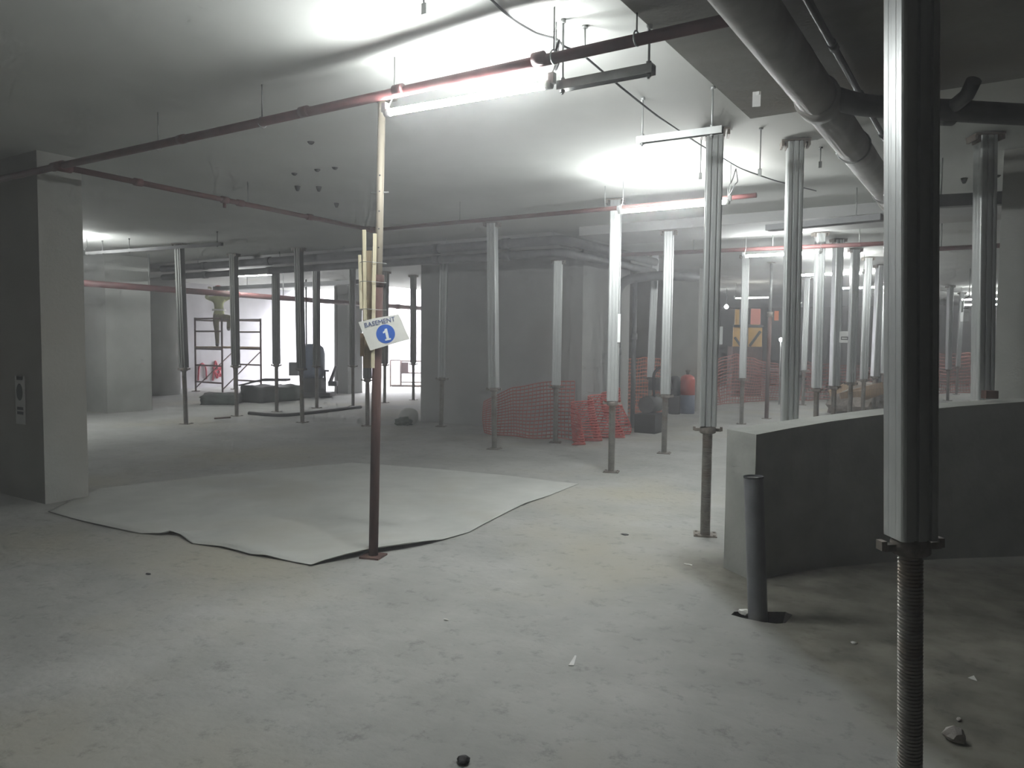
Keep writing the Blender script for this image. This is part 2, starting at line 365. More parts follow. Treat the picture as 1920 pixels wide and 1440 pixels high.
# adjustable steel prop in the far middle (brown outer, pale inner)
b = PZ(1437, 785); b.z = 0; bt = lean((1447, 495), b) - b
t = thing('adjustable_steel_prop', 'brown adjustable steel prop beside the yellow machine', 'steel prop', b, 'adjustable steel props')
d = bt.normalized()
obj('outer_tube', MB().tube([d * .01, d * 2.0], .038), rust, t); obj('inner_tube', MB().tube([d * 2.0, d * 2.99], .026), steel, t)
obj('collar_nut', MB().tube([d * 1.97, d * 2.06], .055), plate_m, t); obj('base_plate', MB().box((0, 0, .005), (.15, .15, .01)), plate_m, t); obj('head_plate', MB().box(d * 3.0, (.15, .15, .01)), plate_m, t)
# ------------------------------------------------------------------ the sign prop in the centre
b = PZ(700, 1044); b.z = 0; Dp = b.dot(hd); top = lean((716, 190), b); d = (top - b).normalized(); Lp = 3.0
t = thing('adjustable_steel_prop', 'rusty adjustable steel prop standing at the edge of the white sheet, carrying the sign', 'steel prop', b, 'adjustable steel props')
zs = (lean((708, 520), b) - b).length
obj('outer_tube', MB().tube([d * .012, d * zs], .031, 20), rust, t)
obj('inner_tube', MB().tube([d * zs, d * (Lp - .01)], .024, 20), pale_tube, t)
obj('collar', MB().tube([d * (zs - .06), d * (zs + .015)], .037, 20), rust, t)
mb = MB()
for py in (397, 430, 465, 360, 330):
    k = (lean((712, py), b) - b).length; p = d * k - hd * .0235; mb.tube([p, p - hd * .002], .005, 10)
obj('pin_hole', mb, black_ink, t)['label'] = 'row of dark pin holes'
obj('base_plate', MB().box((0, 0, .006), (.14, .14, .012), Matrix.Rotation(.3, 3, 'Z')), rust, t); obj('head_plate', MB().box(d * Lp + Z * .005, (.14, .14, .01)), plate_m, t)
kk = (lean((713, 362), b) - b).length
obj('locking_pin', MB().tube([d * kk - rt * .06, d * kk + rt * .055 + Z * .006], .006, 8), steel, t)
def at(px_, py_, off): return PD(px_, py_, Dp + off)
def lath(name, x0, x1, y0, y1, off, th, m, label, slant=0):
    a = at((x0 + x1) / 2, y0, off); c = at((x0 + x1) / 2 + slant, y1, off); w = (x1 - x0) / F * Dp
    mb = MB(); dd = (c - a); mid = (a + c) / 2
    R = Matrix((rt, hd, Z)).transposed(); R = R @ Matrix.Rotation(math.atan2(dd.dot(rt), -dd.z) * -1, 3, 'Y')
    mb.box(mid, (w, th, dd.length), R); return single(name, mb, m, label, 'plank', 'planks tied to the sign prop')
lath('timber_plank', 679, 697, 470, 690, .055, .022, wood, 'broad brown plank tied to the left of the sign prop', 2)
lath('timber_batten', 680, 686, 431, 600, .02, .018, wood_p, 'tallest pale batten tied to the sign prop', 2)
lath('timber_batten', 672, 677, 478, 580, -.005, .018, wood_p, 'short pale batten, leftmost of those tied to the sign prop', 3)
lath('timber_batten', 700, 706, 438, 690, -.052, .016, wood_p, 'pale batten lying against the front of the sign prop', -4)
lath('timber_batten', 676, 683, 625, 668, .02, .03, wood_b, 'dark timber stub behind the lower left edge of the sign')
for py, lab in ((494, 'uppermost tie wire round the sign prop and planks'), (530, 'middle tie wire round the sign prop and planks'), (581, 'tie wire just above the sign, round the planks')):
    c = at(700, py, .02); p = [c + rt * (math.cos(a) * .086) + hd * (math.sin(a) * .098) + Z * .003 * math.sin(2 * a) for a in [i * 2 * PI / 16 for i in range(17)]]
    single('tie_wire', MB().tube(p, .0022, 6, False), steel, lab, 'wire', 'tie wires on the sign prop')
# sign board
So = at(720, 622, -.075); S = Dp / F * .985
t = thing('sign_board', 'tilted white board reading BASEMENT with a blue disc, tied to the rusty prop', 'sign', So)
t.matrix_world = Matrix((rt, -Z.cross(rt) * -1, Z)).transposed().to_4x4(); t.location = So
Rm = Matrix((rt, hd, Z)).transposed().to_4x4(); Rm.translation = So; t.matrix_world = Rm
def lp(x, y): return ((x - 720) * S, -(y - 622) * S)
poly = [lp(*p) for p in ((672, 604.5), (700, 597.5), (747, 589), (754, 603), (760, 618), (768.5, 635.5), (748, 641), (722, 649), (694, 657.5), (683, 631))]
def flat(poly, y0, y1):
    mb = MB(); a = [mb.bm.verts.new((x, y0, z)) for x, z in poly]; b = [mb.bm.verts.new((x, y1, z)) for x, z in poly]; n = len(poly)
    mb.bm.faces.new(a); mb.bm.faces.new(b[::-1])
    for i in range(n): mb.bm.faces.new((a[i], b[i], b[(i + 1) % n], a[(i + 1) % n]))
    return mb
obj('board', flat(poly, 0, .005), board_m, t)
cx, cz = lp(723, 626); R_ = 17.6 * S
obj('disc', flat([(cx + R_ * math.cos(i * PI / 24), cz + R_ * math.sin(i * PI / 24)) for i in range(48)], -.0015, 0), blue_m, t)
def text(s, size, name, m, parent, loc, rot, y=-.0025, ext=.0006, sx=1):
    cu = bpy.data.curves.new(name, 'FONT'); cu.body = s; cu.size = size; cu.align_x = 'CENTER'; cu.align_y = 'CENTER'; cu.extrude = ext
    tmp = bpy.data.objects.new(name, cu); C.objects.link(tmp); bpy.context.view_layer.update()
    me = bpy.data.meshes.new_from_object(tmp.evaluated_get(bpy.context.evaluated_depsgraph_get())); bpy.data.objects.remove(tmp)
    me.transform(Matrix.Translation((loc[0], y, loc[1])) @ Matrix.Rotation(-rot, 4, 'Y') @ Matrix.Rotation(PI / 2, 4, 'X') @ Matrix.Diagonal((sx, 1, 1, 1)))
    me.name = name; me.materials.clear(); return link(name, me, m, parent)
text('BASEMENT', 12.2 * S, 'lettering', ink, t, lp(712, 604.5), math.radians(13), sx=1.0)
def npt(x, y):
    a = math.radians(13); px_, py_ = x * S, y * S; c_ = lp(725.5, 627)
    return (c_[0] + px_ * math.cos(a) - py_ * math.sin(a), c_[1] + px_ * math.sin(a) + py_ * math.cos(a))
obj('numeral', flat([npt(*q) for q in ((-5.5, -11), (5.5, -11), (5.5, -8), (2.6, -8), (2.6, 11), (-1.2, 11), (-3, 8), (-6.5, 6), (-6.5, 3), (-2.4, 4.2), (-2.4, -8), (-5.5, -8))], -.0026, -.0016), white_m, t)
# ------------------------------------------------------------------ white sheet on the floor
bnd = [(90, 960, .006), (135, 938, .006), (188, 916, .006), (330, 900, .005), (500, 882, .005), (660, 868, .005), (800, 878, .005), (950, 892, .005), (1085, 908, .006), (1030, 930, .008), (985, 946, .016), (960, 957, .01), (905, 986, .014), (880, 999, .008), (830, 1014, .012), (810, 1020, .03), (760, 1030, .045), (700, 1040, .05), (650, 1050, .045), (610, 1057, .03), (583, 1062, .012), (545, 1054, .008), (497, 1046, .022), (470, 1042, .012), (445, 1035, .014), (415, 1028, .016), (360, 1020, .006), (338, 1006, .02), (318, 1003, .035), (300, 1004, .02), (262, 1001, .006), (200, 989, .012), (150, 977, .008)]
pts = []
for i in range(len(bnd)):
    a, c = bnd[i], bnd[(i + 1) % len(bnd)]
    for k in range(3):
        u = k / 3; p = PZ(a[0] + (c[0] - a[0]) * u, a[1] + (c[1] - a[1]) * u); pts.append((p, a[2] * (1 - u) + c[2] * u))
cen = sum((p for p, z in pts), Vector()) / len(pts)
mb = MB(); prev = None
for s, hz in ((1, 0), (.985, .6), (.965, .8), (.94, .5), (.9, .25), (.8, .1), (.65, .05), (.45, 0), (.22, 0)):
    ring = []
    for p, z in pts:
        q = cen + (p - cen) * s; w = .010 + .012 * (noise.noise(q * 1.7) + .5 * noise.noise(q * 4.3))
        zz = z if s == 1 else max(.004, (z * 1.15) * hz + max(w, .003) * min(1, (1 - s) * 12))
        ring.append(mb.bm.verts.new((q.x, q.y, zz)))
    if prev:
        for i in range(len(ring)): mb.bm.faces.new((prev[i], prev[(i + 1) % len(ring)], ring[(i + 1) % len(ring)], ring[i])).smooth = True
    prev = ring
vc = mb.bm.verts.new((cen.x, cen.y, .012))
for i in range(len(prev)): mb.bm.faces.new((prev[i], prev[(i + 1) % len(prev)], vc)).smooth = True
o = single('ground_sheet', mb, sheet_m, 'large dusty white sheet spread on the floor with curled edges', 'sheet')
sm = o.modifiers.new('thickness', 'SOLIDIFY'); sm.thickness = .003; sm.offset = 1
# ------------------------------------------------------------------ tubes of light
def lamp(a, b_, label, m=glow, rods=True, grp='fluorescent tube lamps', cz=CZ):
    a, b_ = Vector(a), Vector(b_); mid = (a + b_) / 2; dd = (b_ - a).normalized()
    t = thing('tube_lamp', label, 'lamp', mid, grp); a, b_ = a - mid, b_ - mid
    obj('tube', MB().tube([a + dd * .03, b_ - dd * .03], .018, 12), m, t)
    for p, s in ((a, 1), (b_, -1)):
        obj('end_cap', MB().tube([p, p + dd * s * .035], .022, 12).box(p + V(0, 0, .028), (.03, .03, .05)), white_m, t)
        if rods:
            zt = cz - mid.z
            obj('hanger_wire', MB().tube([p + dd * s * .015 + V(0, .012, .04), p + dd * s * .015 + V(0, .06, .12), p + dd * s * .015 + V(0, .06, zt)], .004, 6), steel, t)
    return t
A, B = PZ(722, 212, 2.70), PZ(1035, 158, 2.70)
lamp(A, B, 'brightest tube lamp, nearest, hanging between the sign prop and the grey channel')
lamp(PZ(1160, 397, 2.68), PZ(1368, 378, 2.68), 'tube lamp behind the tallest middle prop, second in the row', glow2)
lamp((-3.04, 10.62, 2.66), (-2.02, 10.62, 2.66), 'tube lamp behind the beam, third in the row', glow3)
lamp((-3.10, 14.2, 2.68), (-2.0, 14.2, 2.68), 'tube lamp fourth in the row, seen between far props', glow3)
lamp((-3.05, 17.9, 2.68), (-1.9, 17.9, 2.68), 'farthest tube lamp of the middle row, low between far props', glow3)
p = PZ(1850, 571, 2.68); lamp(p + V(-.6, 0, 0), p + V(.6, 0, 0), 'tube lamp far right, beside the right edge column', glow)
p = PZ(1850, 561, 2.68); lamp(p + V(-.6, 0, 0), p + V(.6, 0, 0), 'farthest right tube lamp, just above the other one beside the column', glow_f)
glow_l = mat('dim_tube_light', (1, 1, 1), .5, emit=(.97, 1, 1), es=200)
a = PZ(157, 476, 2.7); lamp(a + V(-1.15, 0, 0), a, 'tube lamp half hidden by the near left column', glow_l)
lamp((-13.2, 2.5, 2.7), (-12.05, 2.5, 2.7), 'unseen tube lamp added behind the near left column to light the left middle', glow_l)  # unseen lamp, added to brighten the left middle ground
a = PZ(514, 514, 2.78); lamp(a + V(-1.15, -.06, 0), a, 'tube lamp in the far left, above the scaffold', glow_l)
a = PZ(690, 528, 2.70); t = thing('cable_duct', 'grey flat duct under the ceiling between the scaffold and the sign', 'duct', a); obj('run', MB().bar(a + V(-5.2, 0, 0), a + V(.2, 0, 0), .2, .09), bundle_m, t, True)
for x in (-4, -2.2, -.5): obj('hanger', MB().tube([(a.x + x, a.y, a.z), (a.x + x, a.y, CZ)], .01, 6), steel, t, True)
# far bulbs
for (px_, py_, D, r, lab) in ((1362, 575, 22, .06, 'small bright bulb left of the yellow machine'), (1464, 637, 18, .045, 'low bright round work light right of the brown steel prop'), (1499, 568, 20, .04, 'tiny warm bulb just right of the prop behind the curved wall')):
    p = PD(px_, py_, D); t = thing('bulb_light', lab, 'light', p, 'far bulbs')
    obj('bulb', MB().lathe([(r * .3, -r), (r * .8, -r * .6), (r, 0), (r * .8, r * .6), (r * .35, r)], 12), glow_f, t)
    if py_ < 600: obj('cord', MB().tube([(0, 0, r), (0, 0, CZ - p.z)], .008, 6), black_m, t)
    else: obj('stand', MB().tube([(0, 0, -r), (0, 0, -p.z)], .015, 6), steel, t)
# ------------------------------------------------------------------ pipes
PY, PZ1 = 3.12, 2.79
xj = -6.28
t = thing('sprinkler_pipe', 'long red sprinkler pipe under the ceiling with its branch and cross run', 'pipe', (xj, PY, PZ1))
obj('main_run', MB().tube([(-9.0, PY - .02, PZ1), (-1.0, PY + .06, PZ1)], .027, 14), red_p, t, True)
obj('branch_run', MB().tube([(xj, PY, PZ1), (-6.5, 6.90, PZ1)], .024, 12), red_p, t, True)
obj('cross_run', MB().tube([(-6.5, 6.90, PZ1), (-2.36, 7.0, PZ1), (-1.9, 7.0, PZ1)], .022, 12), red_p, t, True)
obj('tee', MB().tube([(xj - .08, PY, PZ1), (xj + .08, PY, PZ1)], .035, 14).tube([(xj, PY, PZ1), (xj - .005, PY + .1, PZ1)], .038, 14), red_p, t, True)
obj('elbow', MB().tube([(-6.497, 6.82, PZ1), (-6.5, 6.9, PZ1), (-6.42, 6.902, PZ1)], .034, 12), red_p, t, True)
for px_ in (567, 1015, 330, 748):
    p = PZ(px_, 305 - .2125 * (px_ - 110), PZ1); obj('coupling', MB().tube([(p.x - .03, PY + .02, PZ1), (p.x + .03, PY + .02, PZ1)], .031, 14), red_p, t, True)
for k in (.18, .42, .47, .72): obj('coupling', MB().tube([(xj - .22 * k - .002, PY + 3.78 * k - .035, PZ1), (xj - .22 * k + .002, PY + 3.78 * k + .035, PZ1)], .033, 12), red_p, t, True)
k = .42; obj('sprinkler_drop', MB().tube([(xj - .22 * k, PY + 3.78 * k, PZ1), (xj - .22 * k, PY + 3.78 * k, PZ1 - .075)], .016, 10), red_p, t, True)
for x in (-5.0, -3.9, -1.82, -1.40):
    obj('hanger', MB().tube([(x, PY + .04, PZ1 + .03), (x, PY + .04, 2.9 if x > -1.41 else CZ)], .0045, 6).tube([V(x, PY + .04 + .032 * math.cos(a), PZ1 + .032 * math.sin(a)) for a in [i * PI / 6 for i in range(13)]], .004, 6), steel, t, True)
for x, y in ((-6.4, 5.0), (-5.2, 6.94), (-3.4, 6.97)):
    obj('hanger', MB().tube([(x, y, PZ1 + .02), (x, y, CZ)], .003, 6), steel, t, True)
a, b_ = PZ(146, 530, 2.38), PZ(787, 578, 2.38); b_ = a + (b_ - a) * 1.12
t = thing('sprinkler_pipe', 'thick red pipe hanging low across the scaffold and the light well', 'pipe', a)
obj('main_run', MB().tube([a, b_], .058, 16), red_p, t, True)
for k in (.12, .42, .63, .9):
    p = a + (b_ - a) * k; obj('hanger', MB().tube([p, (p.x, p.y, 2.85 if 9.5 < p.y < 10.42 else CZ)], .012, 6), steel, t, True)
for k in (.30, .47, .8): p = a + (b_ - a) * k; dd = (b_ - a).normalized() * .07; obj('coupling', MB().tube([p - dd, p + dd], .072, 16), red_p, t, True)
t = thing('sprinkler_pipe', 'short red pipe beyond the beam ending in a downward elbow', 'pipe', (-3, 11, 2.8))
e = PZ(1669, 456, 2.8); s_ = PZ(1165, 478, 2.8)
obj('main_run', MB().tube(fillet([(s_.x, s_.y, 2.8), (e.x, e.y, 2.8), (e.x, e.y, 2.62)], .05), .030, 12), red_p, t, True)
for k in (.3, .6, .9): p = s_ + (e - s_) * k; obj('hanger', MB().tube([p, (p.x, p.y, CZ)], .007, 6), steel, t, True)
# big drain
dx, dz = -.82, 2.69
t = thing('drain_pipe', 'fat grey drain pipe running away under the ceiling at the upper right', 'pipe', (dx, 4, dz))
obj('main_run', MB().tube([(dx, -1.5, dz), (dx, 8.45, dz)], .095, 28), drain_m, t, True)
for y in (4.12, 1.4, 7.2): obj('coupling', MB().tube([(dx, y - .07, dz), (dx, y - .06, dz), (dx, y + .06, dz), (dx, y + .07, dz)], [.097, .11, .11, .097], 28), drain_m, t, True)
p1, p2 = PZ(1568, 205, dz), PZ(1920, 215, dz)
dd = (p2 - p1).normalized(); w0 = V(dx, p1.y - .35, dz)
obj('branch_pipe', MB().tube(fillet([w0, V(p1.x + .12, p1.y, dz), p2, p2 + dd * 1.6], .12), .056, 20), dark_pipe, t, True)
obj('branch_collar', MB().tube([p1 + dd * .52, p1 + dd * .64], .068, 20), dark_pipe, t, True)
k = p1 + dd * .6; obj('wye_arm', MB().tube([k, k + V(.10, -.16, .03), k + V(.13, -.22, .08)], .036, 16), dark_pipe, t, True)
for y in (2.2, 5.2, 6.8): obj('strap', MB().tube([V(dx + .1 * math.cos(a), y, dz + .1 * math.sin(a)) for a in [i * PI / 10 for i in range(21)]], .006, 6).tube([(dx - .1, y, dz), (dx - .1, y, (2.9 if y < 5 else CZ) - .004)], .006, 6), steel, t, True)
for x, lab in ((-.835, 'thin conduit beside the fat drain pipe, the nearer of the two'), (-.72, 'thin conduit beside the fat drain pipe, the one further right')):
    t = thing('conduit', lab, 'conduit', (x, 4, 2.865), 'conduits beside the drain')
    obj('tube', MB().tube([(x, -1.5, 2.865), (x, 8.44, 2.865)], .017, 10), dark_pipe, t, True)
    for y in (2.6, 3.9, 4.75, 5.7, 6.6, 7.5): obj('coupling', MB().tube([(x, y - .04, 2.865), (x, y + .04, 2.865)], .023, 10), dark_pipe, t, True)
# service pipes round the core
for z, r, off, m, lab in ((2.865, .068, 0, bundle_m, 'upper grey service pipe bending round the core'), (2.695, .06, .02, bundle_m, 'lower grey service pipe bending round the core')):
    t = thing('service_pipe', lab, 'pipe', (-10, 9.25, z), 'service pipes in front of the core')
    obj('run', MB().tube(fillet([(-14.6, 9.27 + off, z), (-5.15 - off, 9.27 + off, z), (-5.15 - off, 12.6, z)], .16), r, 16), m, t, True)
    for x in (-13.2, -11.3, -7.4, -6.1): obj('coupling', MB().tube([(x - .06, 9.27 + off, z), (x + .06, 9.27 + off, z)], r + .012, 16), m, t, True)
    if z > 2.8:
        for x in (-13.4, -11.0, -9.4, -7.2): obj('hanger', MB().tube([(x, 9.27, z), (x, 9.27, CZ)], .008, 6), steel, t, True)
for (x, y, r, z1, lab) in ((-5.22, 11.2, .075, 2.45, 'fat vertical pipe bending off at the top, on the right side of the core'),):
    t = thing('down_pipe', lab, 'pipe', (x, y, 0))
    obj('run', MB().tube(fillet([(0, 0, .01), (0, 0, z1), (.55, .5, z1 + .1), (.9, 1.2, z1 + .1)], .3), r, 16), bundle_m, t)
    for z in (1.3, .5): obj('coupling', MB().lathe([(r, z - .06), (r + .015, z - .05), (r + .015, z + .05), (r, z + .06)], 16), bundle_m, t)
t = thing('down_pipe', 'thin vertical pipe on the right side of the core beside the fat one', 'pipe', (-5.15, 11.75, 0)); obj('run', MB().tube([(0, 0, .01), (0, 0, 2.6)], .04, 12), bundle_m, t); obj('coupling', MB().tube([(0, 0, 1.5), (0, 0, 1.6)], .055, 12), bundle_m, t)
# dark cable ladder to the right under the beam
a, b_ = PZ(1440, 428, 2.70), PZ(1650, 408, 2.70)
t = thing('cable_duct', 'dark flat duct under the beam at the right', 'duct', a); obj('run', MB().bar(a, a + (b_ - a) * 1.02, .14, .06), bundle_m, t, True)
for k in (.2, .8): p = a + (b_ - a) * k; obj('hanger', MB().tube([p, (p.x, p.y, CZ if p.y < 9.26 else 2.9)], .006, 6), steel, t, True)
for (q, w, lab) in (((1746, 378, 1880, 372), .10, 'short dark duct behind the nearest big prop'), ((1746, 467, 1884, 460), .05, 'thin dark pipe low behind the nearest big prop')):
    a, b_ = PZ(q[0] - 30, q[1] + 2, 2.66), PZ(q[2], q[3], 2.66)
    t = thing('cable_duct', lab, 'duct', a); obj('run', MB().bar(a, b_, w, w), bundle_m if w > .08 else red_p, t, True)
    for k in (.3, .85): p = a + (b_ - a) * k; obj('hanger', MB().tube([p, (p.x, p.y, 2.9 if 9.26 < p.y < 10.4 else CZ)], .006, 6), steel, t, True)
# hung channels
def channel(a, b_, rods, label, m=steel, w=.045, drop=.06):
    a, b_ = Vector(a), Vector(b_); t = thing('channel_rail', label, 'channel', a, 'hung steel channels')
    d = (b_ - a).normalized(); n = d.cross(Z)
    mb = MB().bar(a, b_, w, .005)
    for s in (-1, 1): mb.bar(a + n * s * w / 2 - Z * .02, b_ + n * s * w / 2 - Z * .02, .004, .042)
    obj('rail', mb, m, t, True)
    for k in rods:
        p = a + (b_ - a) * k
        cz = 2.9 if (p.x > -1.41 and p.y < 5.0) else CZ
        obj('threaded_rod', MB().tube([(p.x, p.y, a.z - drop), (p.x, p.y, cz)], .006, 8).tube([(p.x, p.y, a.z + .004), (p.x, p.y, a.z + .018)], .013, 6).tube([(p.x, p.y, a.z - .052), (p.x, p.y, a.z - .038)], .013, 6).tube([(p.x, p.y, cz - .02), (p.x, p.y, cz)], .014, 8), m, t, True)
channel(PZ(1048, 155, 2.72), PZ(1226, 121, 2.72), (.04, .95), 'grey steel channel hanging at the right end of the brightest lamp', steel, .05)
channel(PZ(1195, 258, 2.77), PZ(1355, 237, 2.77), (.06, .88), 'pale steel channel hanging by the head of the tallest middle prop', alu, .04)
channel(PZ(160, 473, 2.85), PZ(416, 455, 2.85), (.14, .35, .97), 'long dark channel under the ceiling near the left column', dark_pipe, .05)
# loose hangers and clutter fixed in the ceiling
def hook(pt, bottom, label, m=steel, wide=.008):
    zt = pt.z; mb = MB().tube([(pt.x, pt.y, zt), (pt.x, pt.y, bottom)], .005, 6).box((pt.x, pt.y, bottom - .02), (wide * 3, wide, .05)).lathe([(.016, zt - .012), (.016, zt)], 8, (pt.x, pt.y, 0))
    return single('ceiling_hanger', mb, m, label, 'hanger', 'loose hangers in the ceiling')
for px_, py_, pb, z, lab in ((1315, 255, 325, CZ, 'string hanger left of the tallest middle prop'), (1427, 240, 318, CZ, 'thin hanger between the two front props'), (1539, 276, 304, CZ, 'short dark hanger right of the second front prop'), (795, -20, 8, CZ, 'stub hanger at the top edge left of centre'), (1097, 48, 92, CZ, 'hook over the red pipe right of the cable knot')):
    p = PZ(px_, py_, z); q = PD(px_, pb, p.dot(hd)); hook(p, max(q.z, 2.55), lab)
for px_, py_, lab in ((583, 266, 'dark plug in the ceiling, topmost of the cluster'), (552, 325, 'dark plug in the ceiling, leftmost of the cluster'), (595, 318, 'small dark plug in the ceiling, middle of the cluster'), (628, 314, 'faint plug in the ceiling, right of the cluster'), (558, 349, 'dark hanging stub in the ceiling, lower left of the cluster'), (598, 350, 'dark hanging stub in the ceiling, right of the lower left one'), (631, 381, 'dark hanging stub in the ceiling, lowest of the cluster'), (1808, 334, 'dark stub in the ceiling left of the dark right prop'), (1870, 329, 'dark stub in the ceiling right of the dark right prop')):
    p = PZ(px_, py_, CZ); hgt = .05 if py_ > 330 else .02
    single('ceiling_plug', MB().lathe([(.012, -hgt), (.022, -hgt * .6), (.03, 0)], 8, (p.x, p.y, CZ)), black_m, lab, 'plug', 'plugs left in the ceiling')
p = PZ(1420, 172, 2.9); q = PD(1415, 190, p.dot(hd)); single('paper_scrap', MB().prism([(-.022, 0), (.022, .01), (.014, .02)], -.085, 0).box((0, .01, -.01), (.03, .012, .02)), paper, 'pale scrap hanging from the drop panel', 'scrap').location = (p.x, p.y, 2.9 - .085)
# black supply cable
cp = [(915, -12, CZ), (960, 32, CZ), (1010, 60, CZ), (1045, 68, 2.99), (1056, 82, 2.95)]
P = [PZ(*c) - Z * .012 for c in cp] + [PZ(1090, 100, 2.94), PZ(1160, 160, 2.87), PZ(1230, 216, 2.86), PZ(1310, 270, 2.93), PZ(1388, 316, 3.0), PZ(1450, 338, 2.96), PZ(1530, 358, 2.98)]
single('supply_cable', MB().tube(fillet(P, .15, 4), .006, 8), black_m, 'thin black cable draped under the ceiling past the lamps', 'cable')
p = PZ(1380, 316, 3.0); q = PD(1365, 372, p.dot(hd)); single('lamp_flex', MB().tube(fillet([p, p + V(-.03, .0, -.1), V(q.x, q.y, q.z + .1), q], .08), .006, 6).tube(fillet([p, p + V(.02, .0, -.12), V(q.x + .06, q.y, q.z + .12), q], .08), .005, 6), black_m, 'looped black flex dropping to the second lamp', 'cable')
p = PZ(1057, 75, CZ); q = PZ(1038, 152, 2.70); single('lamp_flex', MB().tube(fillet([p - Z * .05, p + V(-.05, 0, -.16), q + V(.03, 0, .20), q + V(-.0, .0, .11)], .08), .006, 6), black_m, 'black flex dropping to the brightest lamp', 'cable')
# ------------------------------------------------------------------ PVC stub and floor litter
t = thing('pipe_stub', 'grey plastic pipe stub standing up from a hole in the floor by the low wall', 'pipe', pv)
tl = PD(1413, 893, pv.dot(hd)) - pv
obj('tube', MB().tube([tl * -.08, tl], .050, 28, False).tube([tl * -.08, tl], .046, 28, False), pvc, t); obj('dark_bore_rim', MB().tube([tl * .99, tl], .051, 28, False).tube([tl * .985, tl * .99], .0455, 28), black_m, t)  # black disc in the mouth painted in for the bore's shade
def lump(px_, py_, rad, m, label, name='stone', cat='stone', flat=True, amp=.5):
    p = PZ(px_, py_); single(name, MB().blob((p.x, p.y, rad[2] * .7), rad, 2, amp, 4, flat), m, label, cat)
lump(1788, 1388, (.038, .032, .03), stone, 'fist sized pale stone on the dirty floor at lower right')
lump(1798, 1352, (.010, .010, .008), stone, 'tiny reddish pebble above the pale stone')
lump(869, 1430, (.024, .02, .014), black_m, 'dark lump at the bottom edge of the photo', 'mud_lump', 'lump')
lump(1396, 1152, (.03, .02, .018), board_m, 'white chip at the foot of the pipe stub', 'plaster_chip', 'chip')
lump(1601, 1207, (.014, .01, .006), board_m, 'small white chip left of the nearest prop', 'plaster_chip', 'chip')
lump(1290, 1059, (.03, .008, .004), board_m, 'white sliver on the floor below the tallest middle prop', 'plaster_chip', 'chip')
lump(1172, 1003, (.03, .018, .006), black_m, 'dark scrap on the floor left of the tallest middle prop', 'floor_scrap', 'scrap')
lump(836, 1163, (.016, .008, .004), board_m, 'white chip on the open floor below the sheet', 'plaster_chip', 'chip')
lump(278, 1077, (.02, .012, .005), black_m, 'dark scrap on the floor at left, below the sheet', 'floor_scrap', 'scrap')
for q, lab in (([(1066, 1249), (1078, 1230), (1081, 1231), (1076, 1249)], 'pale paper triangle on the open floor'), ([(1815, 1272), (1826, 1268), (1832, 1278)], 'pale paper triangle on the dirty floor at right')):
    pp = [PZ(*k) for k in q]; single('paper_scrap', MB().prism([(p.x, p.y) for p in pp], .001, .004), paper, lab, 'scrap')
# brick on the curved wall
p = PD(1856, 735, 5.28); single('brick', MB().box((p.x, p.y, 1.082 + .028), (.085, .06, .055), Matrix.Rotation(psi, 3, 'Z')), rust, 'small brown brick lying on top of the curved wall', 'brick')
# ------------------------------------------------------------------ notices and tags
def sheet_on(px_, py_, D, w, h, label, name='notice_sign', cat='notice', rz=psi, marks=(), m=paper, th=.004):
    p = PD(px_, py_, D); t = thing(name, label, cat, p, rz=rz)
    obj('sheet', MB().box((0, 0, 0), (w, th, h)), m, t)
    for (cx_, cz_, mw, mh, rnd) in marks:
        if rnd: obj('print', flat([(cx_ + mw / 2 * math.cos(i * PI / 12), cz_ + mh / 2 * math.sin(i * PI / 12)) for i in range(24)], -th / 2 - .001, -th / 2), black_ink, t)
        else: obj('print', MB().box((cx_, -th / 2 - .0005, cz_), (mw, .001, mh)), black_ink, t)
    return t
a = PZ(38, 932); n_ = V(-7.3, 3.245, 0)
pn = ray(38, 750); k = (3.243 - 0) / pn.y; pn = O + pn * k
t = thing('notice_sign', 'dim paper notice with a round symbol and bars on the near left column', 'notice', pn)
obj('sheet', MB().box((0, 0, 0), (.17, .004, .43)), paper, t)
obj('print', flat([(.055 * math.cos(i * PI / 12) - .005, .07 + .075 * math.sin(i * PI / 12)) for i in range(24)], -.0035, -.002), mat('print_grey', (.10, .12, .11), .7), t)
for z in (-.075, -.115): obj('print', MB().box((0, -.0028, z), (.11, .0012, .026)), black_ink, t)
obj('print', MB().box((0, -.0028, .195), (.10, .0012, .03)), black_ink, t)
q5 = props[1146]
sheet_on(1160.5, 615, q5.location.dot(hd) - .085, .032, .31, 'white strip tied to the prop right of the core', 'tag_strip', 'tag', m=white_m)
sheet_on(1352, 629, 5.52, .022, .13, 'small white strip on the right side of the tallest middle prop', 'tag_strip', 'tag', m=white_m)
bb = PZ(1604, 466, CZ); bb.z = 0
p = PD(1582, 632, 11.05); sheet_on(1582, 632, 11.02, .125, .165, 'small white notice with a black outlined box on a far prop', marks=((.012, 0, .10, .012, 0), (.012, -.035, .10, .012, 0), (-.034, -.018, .012, .045, 0), (.056, -.018, .012, .045, 0)))
p = PD(1809, 594, 15.5); t = thing('hanging_box', 'white box fitting hanging on a wire bracket between far right props', 'fitting', p, rz=psi)
obj('box', MB().box((0, 0, 0), (.12, .09, .19)), white_m, t); obj('bracket', MB().tube(fillet([(-.06, 0, .09), (-.06, 0, .35), (.07, 0, .42)], .06), .012, 8).tube([(-.06, 0, .17), (.06, 0, .18)], .01, 6).tube([(.07, 0, .42), (.07, 0, CZ - p.z)], .008, 6), steel, t)
